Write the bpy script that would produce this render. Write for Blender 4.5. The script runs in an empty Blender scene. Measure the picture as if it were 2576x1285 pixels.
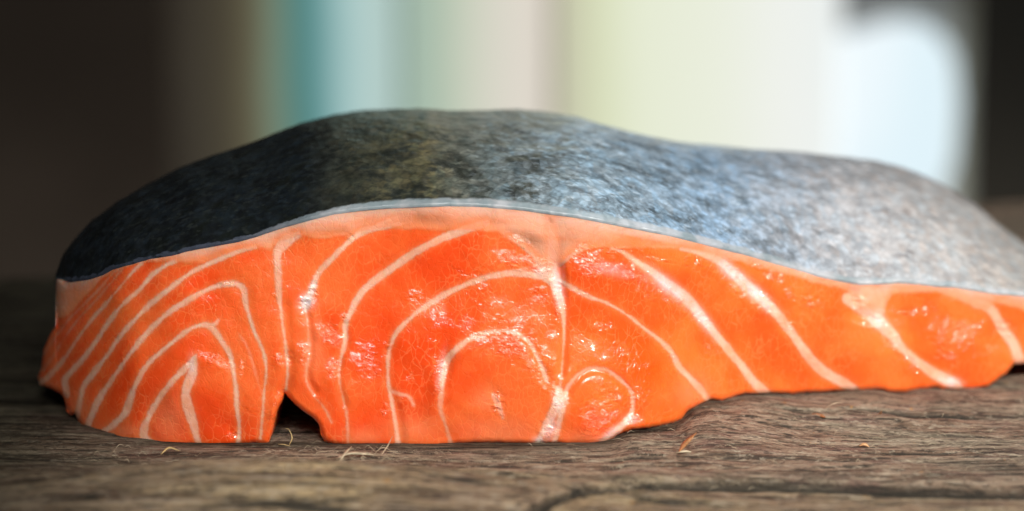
import bpy, math, random
import numpy as np
random.seed(7)
C = bpy.context.scene.collection
S = bpy.context.scene
# ------------------------------------------------------------------ camera, world, lamps
H = 0.123                       # camera height above the table (m)
FP = 6133.0                     # focal length in units of the 2576 px wide picture
PITCH = math.atan(1042.5 / FP)
cam_d = bpy.data.cameras.new('camera'); cam = bpy.data.objects.new('camera', cam_d); C.objects.link(cam)
cam.location = (0, 0, H); cam.rotation_euler = (math.pi/2 - PITCH, 0, 0)
cam_d.sensor_width = 36.0; cam_d.lens = FP/2576*36; cam_d.clip_start = .01; cam_d.clip_end = 60
cam_d.dof.use_dof = True; cam_d.dof.focus_distance = .503; cam_d.dof.aperture_fstop = 7.2
S.camera = cam
W = bpy.data.worlds.new("World"); S.world = W; W.use_nodes = True
W.node_tree.nodes['Background'].inputs[0].default_value = (.75, .85, 1, 1)
W.node_tree.nodes['Background'].inputs[1].default_value = .04
S.view_settings.view_transform = 'Standard'; S.view_settings.look = 'None'
S.view_settings.exposure = 0.0; S.view_settings.gamma = 1

def lamp(name, loc, target, size, sizey, power, col, spread=180):
    d = bpy.data.lights.new(name, 'AREA'); d.shape = 'RECTANGLE'; d.size = size; d.size_y = sizey
    d.energy = power; d.color = col; d.spread = math.radians(spread)
    o = bpy.data.objects.new(name, d); C.objects.link(o); o.location = loc
    v = np.array(target) - np.array(loc)
    from mathutils import Vector
    o.rotation_euler = Vector(v).to_track_quat('-Z', 'Y').to_euler(); return o
lamp('window_light', (.56, -.02, .40), (.085, .5, .03), .12, .13, 1.15, (1, .965, .92), 78)
lamp('fill_light', (.14, -.22, .50), (.085, .5, .04), .46, .24, .60, (1, .97, .94), 46)  # added soft front fill; its narrow spread leaves the left darker
lamp('skin_back_light', (.34, .80, .60), (.15, .55, .03), .36, .26, .13, (.90, .96, 1), 60)  # lamp added behind the fillet to brighten the skin at the right

# ------------------------------------------------------------------ picture <-> place
CT, ST = math.cos(PITCH), math.sin(PITCH)
def ray(X, Y):
    a = (np.asarray(X, float) - 1288)/FP; b = (642.5 - np.asarray(Y, float))/FP
    return a, CT + b*ST, -ST + b*CT
def at_y(X, Y, yw):
    rx, ry, rz = ray(X, Y); t = yw/ry
    return rx*t, yw + 0*t, H + rz*t
def ground_y(X, Y):
    rx, ry, rz = ray(X, Y); return ry*H/(-rz)
RG = {0: (0, 0, 1), 1: (62.9, 566, .4894), 2: (628.9, 440.2, .5873), 3: (1194.9, 566, .4894), 4: (1821.3, 566, .4894)}
def cv(r, pts):
    ox, oy, s = RG[r]
    return [(ox+p[0]*s, oy+p[1]*s) + tuple(q*s if i == 0 else q for i, q in enumerate(p[2:])) for p in pts]
def catmull(P, n=5):
    P = np.array(P, float); Q = np.vstack([2*P[0]-P[1], P, 2*P[-1]-P[-2]]); out = []
    for i in range(1, len(Q)-2):
        for k in range(n):
            t = k/n; a, b, c, d = Q[i-1:i+3]
            out.append(.5*(2*b + (c-a)*t + (2*a-5*b+4*c-d)*t*t + (3*b-a-3*c+d)*t**3))
    out.append(P[-1]); return np.array(out)
_rs = np.random.RandomState(3); _T = _rs.rand(8, 256, 256)
def vnoise(u, v, seed=0):
    T = _T[seed % 8]; u = np.asarray(u, float)+37.3*seed; v = np.asarray(v, float)+11.7*seed
    iu = np.floor(u).astype(int); iv = np.floor(v).astype(int); fu = u-iu; fv = v-iv
    fu = fu*fu*(3-2*fu); fv = fv*fv*(3-2*fv)
    a = T[iu % 256, iv % 256]; b = T[(iu+1) % 256, iv % 256]; c = T[iu % 256, (iv+1) % 256]; d = T[(iu+1) % 256, (iv+1) % 256]
    return (a*(1-fu)+b*fu)*(1-fv)+(c*(1-fu)+d*fu)*fv - .5
def fbm(u, v, seed=0, o=4, g=.5):
    s = 0; a = 1
    for i in range(o): s = s + a*vnoise(u*2**i, v*2**i, seed+i); a *= g
    return s
def sstep(a, b, x):
    t = np.clip((x-a)/(b-a), 0, 1); return t*t*(3-2*t)

# ------------------------------------------------------------------ materials
class NT:
    def __init__(s, name):
        m = bpy.data.materials.new(name); m.use_nodes = True; s.m = m; s.t = m.node_tree
        s.b = s.t.nodes['Principled BSDF']; s.out = s.t.nodes['Material Output']
    def n(s, ty, **k):
        nd = s.t.nodes.new(ty)
        for a, b in k.items(): setattr(nd, a, b)
        return nd
    def L(s, a, b): s.t.links.new(a, b)
    def inp(s, sock, v):
        if isinstance(v, bpy.types.NodeSocket): s.L(v, sock)
        else:
            if isinstance(v, tuple) and len(v) == 3 and sock.type == 'RGBA': v = v+(1,)
            sock.default_value = v
    def math(s, op, a, b=0.0, c=0.0, clamp=False):
        nd = s.n('ShaderNodeMath', operation=op, use_clamp=clamp); s.inp(nd.inputs[0], a); s.inp(nd.inputs[1], b)
        s.inp(nd.inputs[2], c); return nd.outputs[0]
    def mr(s, v, a, b, c=0.0, d=1.0, smooth=True):
        nd = s.n('ShaderNodeMapRange', interpolation_type='SMOOTHSTEP' if smooth else 'LINEAR')
        for i, x in enumerate((v, a, b, c, d)): s.inp(nd.inputs[i], x)
        return nd.outputs[0]
    def mix(s, f, a, b, mode='MIX'):
        nd = s.n('ShaderNodeMix', data_type='RGBA', blend_type=mode); s.inp(nd.inputs[0], f); s.inp(nd.inputs[6], a); s.inp(nd.inputs[7], b)
        return nd.outputs[2]
    def attr(s, name): return s.n('ShaderNodeAttribute', attribute_name=name).outputs['Fac']
    def obj(s): return s.n('ShaderNodeTexCoord').outputs['Object']
    def mp(s, vec, sc=(1, 1, 1), rot=(0, 0, 0), loc=(0, 0, 0)):
        nd = s.n('ShaderNodeMapping'); s.L(vec, nd.inputs[0]); nd.inputs[1].default_value = loc
        nd.inputs[2].default_value = rot; nd.inputs[3].default_value = sc; return nd.outputs[0]
    def noise(s, vec, sc, det=3.0, rough=.5, dist=0.0, col=False):
        nd = s.n('ShaderNodeTexNoise'); s.L(vec, nd.inputs['Vector']); nd.inputs['Scale'].default_value = sc
        nd.inputs['Detail'].default_value = det; nd.inputs['Roughness'].default_value = rough; nd.inputs['Distortion'].default_value = dist
        return nd.outputs['Color' if col else 'Fac']
    def vor(s, vec, sc, feature='F1', out='Distance', rnd=1.0):
        nd = s.n('ShaderNodeTexVoronoi', feature=feature); s.L(vec, nd.inputs['Vector']); nd.inputs['Scale'].default_value = sc
        nd.inputs['Randomness'].default_value = rnd; return nd.outputs[out]
    def ramp(s, f, stops):
        nd = s.n('ShaderNodeValToRGB'); s.inp(nd.inputs[0], f); e = nd.color_ramp.elements
        while len(e) < len(stops): e.new(.5)
        for q, (p, c) in zip(e, stops): q.position = p; q.color = c+(1,) if len(c) == 3 else c
        return nd.outputs[0]
    def bump(s, h, st=1.0, dist=.001, nrm=None):
        nd = s.n('ShaderNodeBump'); s.inp(nd.inputs['Strength'], st); nd.inputs['Distance'].default_value = dist
        s.inp(nd.inputs['Height'], h)
        if nrm is not None: s.L(nrm, nd.inputs['Normal'])
        return nd.outputs[0]
    def warp(s, vec, sc, amt, det=2.0):
        c = s.noise(vec, sc, det, .5, 0, True)
        sub = s.n('ShaderNodeVectorMath', operation='SUBTRACT'); s.L(c, sub.inputs[0]); sub.inputs[1].default_value = (.5, .5, .5)
        k = s.n('ShaderNodeVectorMath', operation='SCALE'); s.L(sub.outputs[0], k.inputs[0]); k.inputs[3].default_value = amt
        a = s.n('ShaderNodeVectorMath', operation='ADD'); s.L(vec, a.inputs[0]); s.L(k.outputs[0], a.inputs[1]); return a.outputs[0]
    def set(s, **k):
        for a, v in k.items(): s.inp(s.b.inputs[a.replace('_', ' ')], v)
        return s.m

def flesh_material():
    N = NT('salmon_flesh'); o = N.obj()
    sep, strg, lay, wet = N.attr('sep'), N.attr('strg'), N.attr('lay'), N.attr('wet')
    brn, pale, hue, edge = N.attr('brn'), N.attr('pale'), N.attr('hue'), N.attr('gap')
    nf = N.noise(o, 1500, 3, .6); nm = N.noise(o, 320, 3, .55); nl = N.noise(o, 60, 3, .5)
    # muscle colour
    deep = N.mix(hue, (.86, .070, .008), (1.0, .105, .008))
    light = N.mix(hue, (.93, .150, .026), (1.0, .200, .026))
    c = N.mix(N.mr(nl, .30, .72, 0, 1), deep, light)
    c = N.mix(N.mr(nm, .55, .85, 0, .35), c, (.95, .20, .05))
    # vein web
    w = N.warp(N.warp(o, 200, .0022), 900, .0005)
    v1 = N.vor(N.mp(w, (1, 1, .55), (0, .35, 0)), 700, 'DISTANCE_TO_EDGE')
    v1 = N.mr(v1, .0, .10, 1, 0)
    w2 = N.warp(N.warp(o, 300, .0018), 1200, .0004)
    v2 = N.mr(N.vor(N.mp(w2, (1, 1, .42), (0, -.3, 0)), 1150, 'DISTANCE_TO_EDGE'), 0, .13, 1, 0)
    vm = N.mr(N.noise(o, 110, 3, .6), .38, .58)
    vein = N.math('MAXIMUM', N.math('MULTIPLY', v1, vm), N.math('MULTIPLY', v2, N.mr(nl, .48, .66, 0, .55)))
    vein = N.math('MULTIPLY', vein, N.mr(nf, .3, .6, .4, 1))
    c = N.mix(N.math('MULTIPLY', vein, .46), c, (.96, .26, .08))
    # soft pale zones, brown muscle
    c = N.mix(N.math('MULTIPLY', pale, .55), c, (.90, .26, .11))
    # fat layer below the skin
    lf = N.mr(N.math('ADD', lay, N.math('MULTIPLY', N.math('SUBTRACT', nm, .5), -16)), -9, 4, 1, 0)
    lcol = N.mix(N.mr(nl, .35, .65), (.78, .31, .15), (.86, .43, .27))
    lcol = N.mix(N.mr(edge, 8, 42, 0, .8), (.76, .46, .34), lcol)
    lcol = N.mix(N.mr(lay, -40, 0, 0, .6), lcol, (.95, .25, .07))
    ls = N.mr(N.noise(N.mp(N.warp(o, 90, .006), (.22, 1, 1)), 420, 4, .6), .42, .66)
    lcol = N.mix(N.math('MULTIPLY', ls, .38), lcol, (.88, .22, .065))
    c = N.mix(N.math('MULTIPLY', lf, .95), c, lcol)
    c = N.mix(N.math('MULTIPLY', N.attr('org'), N.mr(nm, .3, .6, .6, 1)), c, (.88, .21, .05))
    c = N.mix(brn, c, N.mix(N.mr(nm, .4, .7), (.40, .15, .075), (.54, .25, .15)))
    # connective lines
    ff = N.math('ADD', N.math('SUBTRACT', sep, .9), N.math('MULTIPLY', N.math('SUBTRACT', nm, .5), 10))
    ff = N.math('ADD', ff, N.math('MULTIPLY', N.math('SUBTRACT', nf, .5), 7))
    ff = N.math('ADD', ff, N.math('MULTIPLY', N.math('SUBTRACT', N.noise(o, 130, 2, .5), .5), 9))
    halo = N.math('MULTIPLY', N.mr(ff, -3, 16, .42, 0), strg)
    c = N.mix(halo, c, (.96, .24, .075))
    fl = N.math('MULTIPLY', N.math('MULTIPLY', N.mr(ff, -5.0, 3.5, 1, 0), strg), N.mr(lf, 0, 1, 1, .45))
    fcol = N.mix(N.mr(nm, .3, .7), (.88, .39, .24), (.95, .52, .37))
    c = N.mix(fl, c, fcol)
    c = N.mix(N.math('MULTIPLY', N.attr('wht'), N.mr(nm, .3, .6, .5, 1)), c, (.86, .72, .72))  # white tissue, and glare painted into the colour of the right bands
    # thin dark rim just under the skin
    rim = N.mr(N.math('ADD', edge, N.math('MULTIPLY', N.math('SUBTRACT', nm, .5), 5)), 0, 4.5, .75, 0)
    c = N.mix(rim, c, (.30, .19, .17))
    # relief
    b1 = N.bump(N.math('MULTIPLY', v1, -.3), .22, .0004)
    b2 = N.bump(nm, .10, .0009, b1)
    nw = N.noise(N.warp(N.mp(o, (.8, 1, 1.5), (0, .3, 0)), 500, .0015), 1000, 2, .5)
    b3 = N.bump(nw, N.mr(wet, 0, 1, .02, .28, False), .0020, b2)
    sk = N.mr(N.noise(N.warp(N.mp(o, (.6, 1, 1.2), (0, .4, 0)), 600, .0012), 1500, 2, .55), .54, .68)
    b3 = N.bump(sk, N.mr(wet, 0, 1, .10, .5, False), .00055, b3)
    cw = N.noise(N.warp(N.mp(o, (.8, 1, 1.3), (0, .3, 0)), 300, .003), 420, 3, .5)
    bc = N.bump(cw, N.mr(wet, 0, 1, .10, .8, False), .0030, N.bump(sk, N.mr(wet, 0, 1, .08, .45, False), .0005))
    b4 = N.bump(nf, .08, .0004, b3)
    rg = N.mr(N.math('ADD', nl, N.math('MULTIPLY', wet, -.25)), .2, .75, .16, .36)
    N.L(c, N.b.inputs['Base Color'])
    N.set(Roughness=rg, IOR=1.42, Normal=b4)
    N.b.inputs['Coat Weight'].default_value = .9; N.b.inputs['Coat Roughness'].default_value = .045
    N.L(bc, N.b.inputs['Coat Normal'])
    N.b.inputs['Subsurface Weight'].default_value = .55; N.b.inputs['Subsurface Radius'].default_value = (1, .28, .12); N.b.inputs['Subsurface Scale'].default_value = .0018
    return N.m

def skin_material():
    N = NT('salmon_skin'); o = N.obj(); u = N.attr('su'); v = N.attr('sv'); g = N.attr('gap')
    nm = N.noise(N.mp(o, (1, .7, 1)), 150, 3, .6); nl = N.noise(o, 34, 3, .5)
    uu = N.math('ADD', u, N.math('MULTIPLY', N.math('SUBTRACT', nm, .5), .016))
    uu = N.math('ADD', uu, N.math('MULTIPLY', N.math('SUBTRACT', nl, .5), .012))
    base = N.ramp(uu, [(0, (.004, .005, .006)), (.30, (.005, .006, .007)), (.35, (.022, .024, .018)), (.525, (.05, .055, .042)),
                       (.545, (.13, .17, .18)), (.60, (.15, .21, .25)), (.70, (.19, .26, .33)), (.80, (.31, .31, .32)), (1, (.42, .385, .35))])  # pigment with the background's reflection painted in, dark left to bright right
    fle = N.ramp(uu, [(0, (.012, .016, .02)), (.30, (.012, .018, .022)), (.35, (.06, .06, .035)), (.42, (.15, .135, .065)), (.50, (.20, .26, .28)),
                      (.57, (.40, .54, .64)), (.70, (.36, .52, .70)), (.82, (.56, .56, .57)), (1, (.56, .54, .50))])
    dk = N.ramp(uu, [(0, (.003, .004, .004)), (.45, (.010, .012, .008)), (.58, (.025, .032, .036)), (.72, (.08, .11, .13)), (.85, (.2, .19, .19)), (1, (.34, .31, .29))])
    st = N.warp(N.mp(o, (1, .9, 1), (0, 0, -.15)), 300, .0012)
    s1 = N.noise(N.mp(st, (.55, .8, .8)), 560, 4, .6); s2 = N.noise(N.mp(st, (.5, .8, .8)), 360, 4, .65, .2)
    c = N.mix(N.mr(s1, .44, .68), base, fle)
    dm = N.math('MULTIPLY', N.mr(s2, .48, .66), N.mr(v, .05, .75, 1, .35))
    c = N.mix(dm, c, dk); c = N.mix(N.mr(nm, .42, .62, 0, .55), c, fle); c = N.mix(N.mr(N.noise(N.mp(o, (.6, .9, .9)), 210, 3, .6), .50, .66, 0, .6), c, dk)
    # scale cells
    cell = N.vor(N.mp(o, (1, .6, .6)), 560, 'F1', 'Color'); sep = N.n('ShaderNodeSeparateColor'); N.L(cell, sep.inputs[0])
    c = N.mix(N.mr(sep.outputs[0], .72, .95, 0, .25), c, fle)
    tint = N.mix(sep.outputs[1], (.85, 1.0, 1.12), (1.1, .98, .92))
    c = N.mix(.6, c, tint, 'MULTIPLY')
    s3 = N.noise(N.mp(st, (.5, .9, .9)), 820, 3, .6); c = N.mix(N.math('MULTIPLY', N.mr(s3, .56, .70), N.mr(u, .42, .58, 0, .34)), c, (.62, .74, .84)); c = N.mix(N.math('MULTIPLY', N.mr(s3, .44, .34), N.mr(u, .3, .7, .7, .12)), c, (.02, .024, .022))  # light-blue glints painted into the colour, then dark mottling
    srow = N.vor(N.warp(N.mp(o, (1, .85, .85), (0, 0, .6)), 60, .003), 430, 'DISTANCE_TO_EDGE', 'Distance', .45)
    c = N.mix(N.mr(srow, 0, .18, .3, 0), c, dk)
    # silvery scuffed band along the cut
    bw = N.math('ADD', g, N.math('MULTIPLY', N.math('SUBTRACT', s1, .5), .0018))
    wid = N.math('MULTIPLY', N.mr(u, .24, .42, 0, .0014), N.mr(u, .62, .85, 1, .4))
    bm = N.mr(N.math('DIVIDE', bw, N.math('ADD', wid, .0003)), .45, 1.0, .85, 0)
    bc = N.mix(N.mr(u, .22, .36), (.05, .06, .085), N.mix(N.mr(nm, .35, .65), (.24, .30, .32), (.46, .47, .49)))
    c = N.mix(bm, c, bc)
    sc = N.vor(N.mp(o, (1, .6, .6)), 560, 'F1', 'Distance')
    b = N.bump(sc, .25, .0005); b = N.bump(s1, .3, .0008, b)
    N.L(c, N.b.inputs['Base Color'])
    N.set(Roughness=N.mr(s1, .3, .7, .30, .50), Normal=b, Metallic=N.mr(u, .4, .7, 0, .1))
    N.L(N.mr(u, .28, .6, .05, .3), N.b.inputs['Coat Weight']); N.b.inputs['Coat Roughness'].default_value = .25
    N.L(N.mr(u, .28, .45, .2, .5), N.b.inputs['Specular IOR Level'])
    return N.m

def wood_material(name='weathered_wood', shift=0.0):
    N = NT(name); o = N.obj()
    o = N.mp(o, (1, 1, 1), (0, 0, .02), (shift, shift*.7, 0))
    hgt = N.attr('hgt'); oliv = N.attr('oliv'); damp_shade = N.attr('damp_shade')
    w = N.warp(N.warp(N.mp(o, (1, 1, 1)), 9, .006, 1), 90, .0009, 1)
    g1 = N.noise(N.mp(w, (.11, 1, 1)), 1000, 5, .7); g2 = N.noise(N.mp(w, (.09, 1, 1)), 380, 5, .68, .2)
    g3 = N.noise(N.mp(w, (.22, 1, 1)), 2600, 4, .7); pt = N.noise(N.mp(w, (.35, 1, 1)), 70, 3, .55)
    sp = N.noise(N.mp(w, (.5, 1, 1)), 900, 4, .7)
    c = N.mix(N.mr(g2, .38, .62), (.19, .120, .080), (.39, .295, .22))
    c = N.mix(N.mr(pt, .45, .62, 0, .5), c, (.225, .235, .18))
    c = N.mix(N.mr(N.noise(N.mp(o, (.4, 1, 1)), 150, 3, .6), .52, .68, 0, .6), c, (.19, .095, .085))
    c = N.mix(N.math('MULTIPLY', oliv, N.mr(pt, .3, .7, .5, 1)), c, N.mix(N.mr(g2, .4, .6), (.16, .11, .045), (.66, .50, .27)))
    c = N.mix(N.mr(g1, .53, .62, 0, .7), c, (.50, .43, .34))
    c = N.mix(N.mr(g1, .40, .48, .9, 0), c, (.030, .026, .020)); c = N.mix(N.mr(g2, .36, .43, .85, 0), c, (.030, .026, .020))
    c = N.mix(N.mr(sp, .56, .64, 0, .65), c, (.50, .45, .36)); c = N.mix(N.mr(sp, .37, .44, .7, 0), c, (.05, .035, .03))
    c = N.mix(N.mr(g3, .35, .5, .5, 0), c, (.06, .045, .035))
    c = N.mix(N.mr(hgt, -.0010, -.00025, .93, 0), c, (.016, .016, .012))
    sq = N.noise(o, 330, 2, .5); c = N.mix(N.mr(sq, .73, .78, 0, .8), c, (.50, .27, .08))
    c = N.mix(1.0, c, (1.12, 1.05, .96), 'MULTIPLY'); c = N.mix(.03, c, (.55, .44, .34))
    c = N.mix(N.math('MULTIPLY', damp_shade, .95), c, N.mix(N.mr(g2, .4, .6), (.010, .009, .006), (.050, .045, .030)))  # damp along the contact, and shade at the left painted into the wood
    b = N.bump(g1, 1, .0016); b = N.bump(g3, .8, .0006, b); b = N.bump(sp, .8, .0012, b)
    N.L(c, N.b.inputs['Base Color']); N.set(Roughness=N.mr(g1, .3, .7, .85, .6), Normal=b)
    N.L(N.mr(damp_shade, 0, 1, .35, .05), N.b.inputs['Specular IOR Level'])
    return N.m

def plain(name, col, rough=.7, var=.25, sc=30):
    N = NT(name); o = N.obj(); n = N.noise(o, sc, 4, .6)
    c = N.mix(N.mr(n, .3, .7), tuple(x*(1-var) for x in col), tuple(min(1, x*(1+var)) for x in col))
    N.L(c, N.b.inputs['Base Color']); N.set(Roughness=rough, Normal=N.bump(n, .3, .002)); return N.m
def glow(name, col, st, col2=None, sc=1.6):
    N = NT(name); o = N.obj(); n = N.noise(N.mp(o, (1, 1, .5)), sc, 2, .5)
    N.b.inputs['Base Color'].default_value = (.1, .1, .1, 1); N.b.inputs['Roughness'].default_value = .3
    N.L(N.mix(N.mr(n, .35, .65), col, col2 or tuple(x*.88 for x in col)), N.b.inputs['Emission Color'])
    N.b.inputs['Emission Strength'].default_value = st; return N.m

# ------------------------------------------------------------------ object helpers
def link(name, me, mat, parent=None, **props):
    o = bpy.data.objects.new(name, me); C.objects.link(o)
    if mat is not None: me.materials.append(mat)
    if parent: o.parent = parent
    for k, v in props.items(): o[k] = v
    return o
def mesh_np(name, V, F, attrs=None, normals=None, smooth=True):
    me = bpy.data.meshes.new(name); V = np.ascontiguousarray(V, np.float32); F = np.ascontiguousarray(F, np.int32); k = F.shape[1]
    me.vertices.add(len(V)); me.vertices.foreach_set('co', V.ravel())
    me.loops.add(F.size); me.loops.foreach_set('vertex_index', F.ravel())
    me.polygons.add(len(F)); me.polygons.foreach_set('loop_start', np.arange(0, F.size, k, dtype=np.int32))
    me.polygons.foreach_set('use_smooth', np.full(len(F), smooth)); me.update(calc_edges=True)
    for a, x in (attrs or {}).items():
        me.attributes.new(a, 'FLOAT', 'POINT').data.foreach_set('value', np.ascontiguousarray(x, np.float32).ravel())
    if normals is not None: me.normals_split_custom_set_from_vertices(normals.astype(float).tolist())
    return me
def sub_mesh(name, V, Fsel, A, Nn=None):
    ids, inv = np.unique(Fsel, return_inverse=True)
    return mesh_np(name, V[ids], inv.reshape(Fsel.shape), {k: x[ids] for k, x in A.items()}, None if Nn is None else Nn[ids])
def grid_faces(nc, nr):      # vertex index = c*nr + r
    c, r = np.meshgrid(np.arange(nc-1), np.arange(nr-1), indexing='ij'); a = (c*nr+r).ravel()
    return np.stack([a, a+1, a+nr+1, a+nr], 1)
def empty(name, loc, **p):
    o = bpy.data.objects.new(name, None); C.objects.link(o); o.location = loc; o.empty_display_size = .02
    for k, v in p.items(): o[k] = v
    return o

# ------------------------------------------------------------------ traced shape of the fillet
BOT = cv(1, [(65, 780), (75, 820), (130, 840), (185, 870), (205, 900), (212, 955), (235, 975), (255, 970), (280, 1020), (330, 1065), (390, 1100),
     (450, 1115), (510, 1130), (560, 1125), (630, 1130), (660, 1142), (780, 1138), (840, 1135), (940, 1143), (1060, 1138), (1110, 1130),
     (1180, 1122), (1235, 1130), (1255, 1115), (1275, 1060), (1285, 1010), (1300, 950), (1325, 900), (1335, 865)]) + \
  cv(2, [(190, 980), (225, 1010), (270, 1040), (296, 1070), (302, 1110), (320, 1140), (360, 1155), (430, 1163), (520, 1163), (600, 1163), (640, 1160),
     (680, 1168), (740, 1170), (790, 1170), (840, 1160), (880, 1155)]) + \
  cv(3, [(0, 1122), (130, 1122), (250, 1125), (330, 1122), (420, 1122), (480, 1130), (540, 1132), (620, 1128), (680, 1115), (740, 1075), (800, 1055),
     (870, 1045), (960, 1030), (1020, 1018), (1060, 1000), (1090, 960), (1140, 930), (1190, 905), (1215, 898), (1270, 903)]) + \
  cv(4, [(0, 898), (60, 880), (120, 865), (180, 868), (250, 862), (350, 868), (420, 860), (500, 858), (600, 850), (690, 850), (760, 843), (820, 845), (850, 858),
     (920, 860), (990, 848), (1060, 838), (1090, 833), (1120, 843), (1200, 845), (1290, 842), (1350, 830), (1400, 800), (1450, 760), (1490, 715), (1542, 712)]) + [(2660, 908), (2760, 900)]
TOP = cv(1, [(65, 780), (85, 735), (95, 640), (130, 560), (158, 515), (159, 400), (160, 275), (230, 280), (330, 265), (400, 245), (450, 215), (540, 190), (640, 160), (760, 140), (880, 110), (980, 92), (1100, 70), (1190, 45)]) + \
  cv(2, [(60, 240), (150, 210), (260, 180), (360, 155), (470, 140), (580, 130), (700, 125), (850, 120), (960, 122), (1080, 130), (1180, 140), (1285, 155)]) + \
  [(1450, 540), (1540, 557)] + cv(3, [(1000, 40), (1200, 90), (1320, 122)]) + \
  cv(4, [(100, 135), (200, 165), (300, 195), (400, 225), (500, 255), (600, 275), (700, 292), (800, 290), (900, 283), (1000, 290), (1100, 303), (1200, 308), (1300, 325), (1400, 342), (1542, 352)]) + [(2660, 752), (2760, 765)]
SIL = [(140, 698), (155, 650), (185, 605), (230, 540), (290, 490), (350, 455), (450, 405), (560, 370), (660, 340), (760, 305), (840, 290), (900, 283), (1000, 278),
       (1080, 277), (1130, 281), (1200, 279), (1300, 281), (1390, 289), (1450, 297), (1500, 312), (1600, 335), (1700, 355), (1850, 375), (2000, 385), (2080, 394),
       (2200, 410), (2300, 440), (2380, 475), (2450, 515), (2520, 570), (2576, 612), (2660, 665), (2760, 700)]
LAY = [(141, 812), (150, 800), (171, 796), (210, 752), (249, 710), (283, 681), (337, 666), (376, 659), (435, 659), (494, 664), (523, 659), (552, 647), (601, 630), (650, 627), (680, 630),
       (700, 610), (749, 594), (805, 600), (876, 596), (922, 581), (981, 574), (1069, 578), (1146, 581), (1216, 581), (1252, 587), (1293, 608), (1334, 637), (1363, 666), (1391, 679), (1410, 669),
       (1430, 644), (1469, 629), (1518, 624), (1567, 626), (1635, 626), (1714, 626), (1758, 634), (1800, 648), (1870, 662), (1968, 690), (2041, 710), (2115, 728), (2139, 740),
       (2147, 771), (2164, 781), (2227, 776), (2232, 762), (2247, 742), (2311, 736), (2360, 739), (2409, 754), (2448, 776), (2482, 783), (2502, 764), (2546, 773), (2576, 783), (2760, 800)]
fx = lambda P: (np.array([p[0] for p in P]), np.array([p[1] for p in P]))
bX, bY = fx(BOT); tX, tY = fx(TOP); sX, sY = fx(SIL); lX, lY = fx(LAY)
# depth of the cut face under each picture column: from where it meets the table
CGX = np.array([40, 110, 200, 300, 450, 800, 1300, 1500, 1650, 1800, 2000, 2300, 2576, 2760]); CGY = np.array([985, 1024, 1066, 1094, 1109, 1114, 1115, 1110, 1093, 1066, 1040, 1015, 992, 978])
_gx = np.arange(0, 2800, 5.); _gr = np.interp(_gx, CGX, CGY); _k = np.hanning(31); _k /= _k.sum()
_gr = np.convolve(np.pad(_gr, 15, 'edge'), _k, 'valid')
def G(X): return ground_y(X, np.interp(X, _gx, _gr))

# connective-tissue lines: (x, y, width[, strength])
LINES = []
def ln(r, pts, s=1.0, cut=True): LINES.append((catmull([p if len(p) == 4 else p+(s,) for p in cv(r, pts)], 5), cut))
ln(1, [(75, 812, 16), (120, 780, 20), (200, 690, 15), (260, 600, 13), (340, 490, 13), (420, 400, 13), (480, 330, 12), (545, 250, 12), (600, 195, 16)], .85)
ln(1, [(100, 660, 5), (160, 570, 6), (230, 480, 6), (300, 410, 7), (380, 330, 8), (440, 260, 9), (490, 215, 10)], .45)
ln(1, [(90, 750, 4), (150, 665, 5), (215, 560, 5), (290, 465, 5), (370, 380, 5), (430, 310, 6), (500, 225, 7)], .4)
ln(1, [(215, 870, 26), (205, 800, 28), (240, 750, 24), (310, 670, 20), (370, 590, 20), (430, 500, 20), (500, 410, 19), (590, 330, 18), (650, 260, 18), (720, 210, 20), (770, 185, 24)])
ln(1, [(265, 985, 24, .7), (288, 890, 26), (300, 830, 24), (370, 740, 22), (430, 660, 20), (490, 570, 20), (560, 490, 20), (640, 410, 20), (740, 330, 20), (830, 260, 19), (900, 220, 20), (1000, 175, 20), (1100, 135, 22), (1180, 112, 20)])
ln(1, [(318, 1050, 26), (350, 960, 28), (390, 880, 30), (450, 790, 24), (520, 690, 22), (580, 610, 22), (650, 530, 22), (740, 450, 22), (830, 390, 23), (920, 340, 24), (1000, 310, 26), (1080, 302, 28), (1122, 330, 30),
       (1132, 390, 24), (1150, 460, 16), (1180, 550, 12), (1220, 640, 12), (1240, 740, 12), (1230, 850, 12), (1222, 960, 11), (1210, 1095, 10)])
ln(1, [(370, 1085, 24), (450, 1030, 30), (510, 970, 32), (540, 900, 28), (570, 820, 26), (620, 730, 24), (690, 660, 22), (760, 600, 20), (840, 540, 20), (900, 515, 22), (950, 520, 28), (990, 565, 26), (1015, 605, 20),
       (1050, 660, 18), (1070, 740, 18), (1085, 850, 18), (1090, 950, 18), (1102, 1040, 16), (1095, 1130, 18)])
ln(1, [(960, 520, 18), (985, 500, 14), (995, 485, 6)], 1, False)
ln(1, [(655, 1138, 40), (610, 1075, 40), (640, 980, 30), (690, 890, 26), (750, 810, 24), (800, 760, 30), (855, 705, 24), (880, 665, 8)])
ln(1, [(872, 690, 18), (862, 760, 44), (828, 850, 46), (835, 930, 50), (862, 1010, 44), (880, 1080, 30), (898, 1138, 20)], .92)
ln(1, [(370, 1085, 16), (440, 1095, 26), (520, 1112, 24), (600, 1108, 22), (650, 1120, 20)], .55, False)
ln(1, [(1100, 560, 4), (1140, 620, 5), (1165, 690, 5), (1190, 780, 5), (1218, 870, 4)], .4, False)
ln(1, [(1400, 50, 40), (1345, 80, 66), (1300, 135, 46), (1300, 220, 32), (1305, 350, 24), (1320, 480, 16), (1340, 620, 12), (1350, 740, 10), (1342, 850, 8)], .85)
ln(2, [(680, 185, 40, .4), (600, 205, 40), (545, 222, 32), (470, 248, 26), (400, 310, 20), (340, 370, 18), (300, 410, 18), (280, 450, 20), (262, 500, 24), (240, 545, 34), (236, 575, 14)])
ln(2, [(240, 580, 6), (250, 680, 6), (250, 780, 6), (240, 870, 7), (270, 940, 6), (320, 1000, 5), (348, 1060, 4)], .55)
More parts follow.
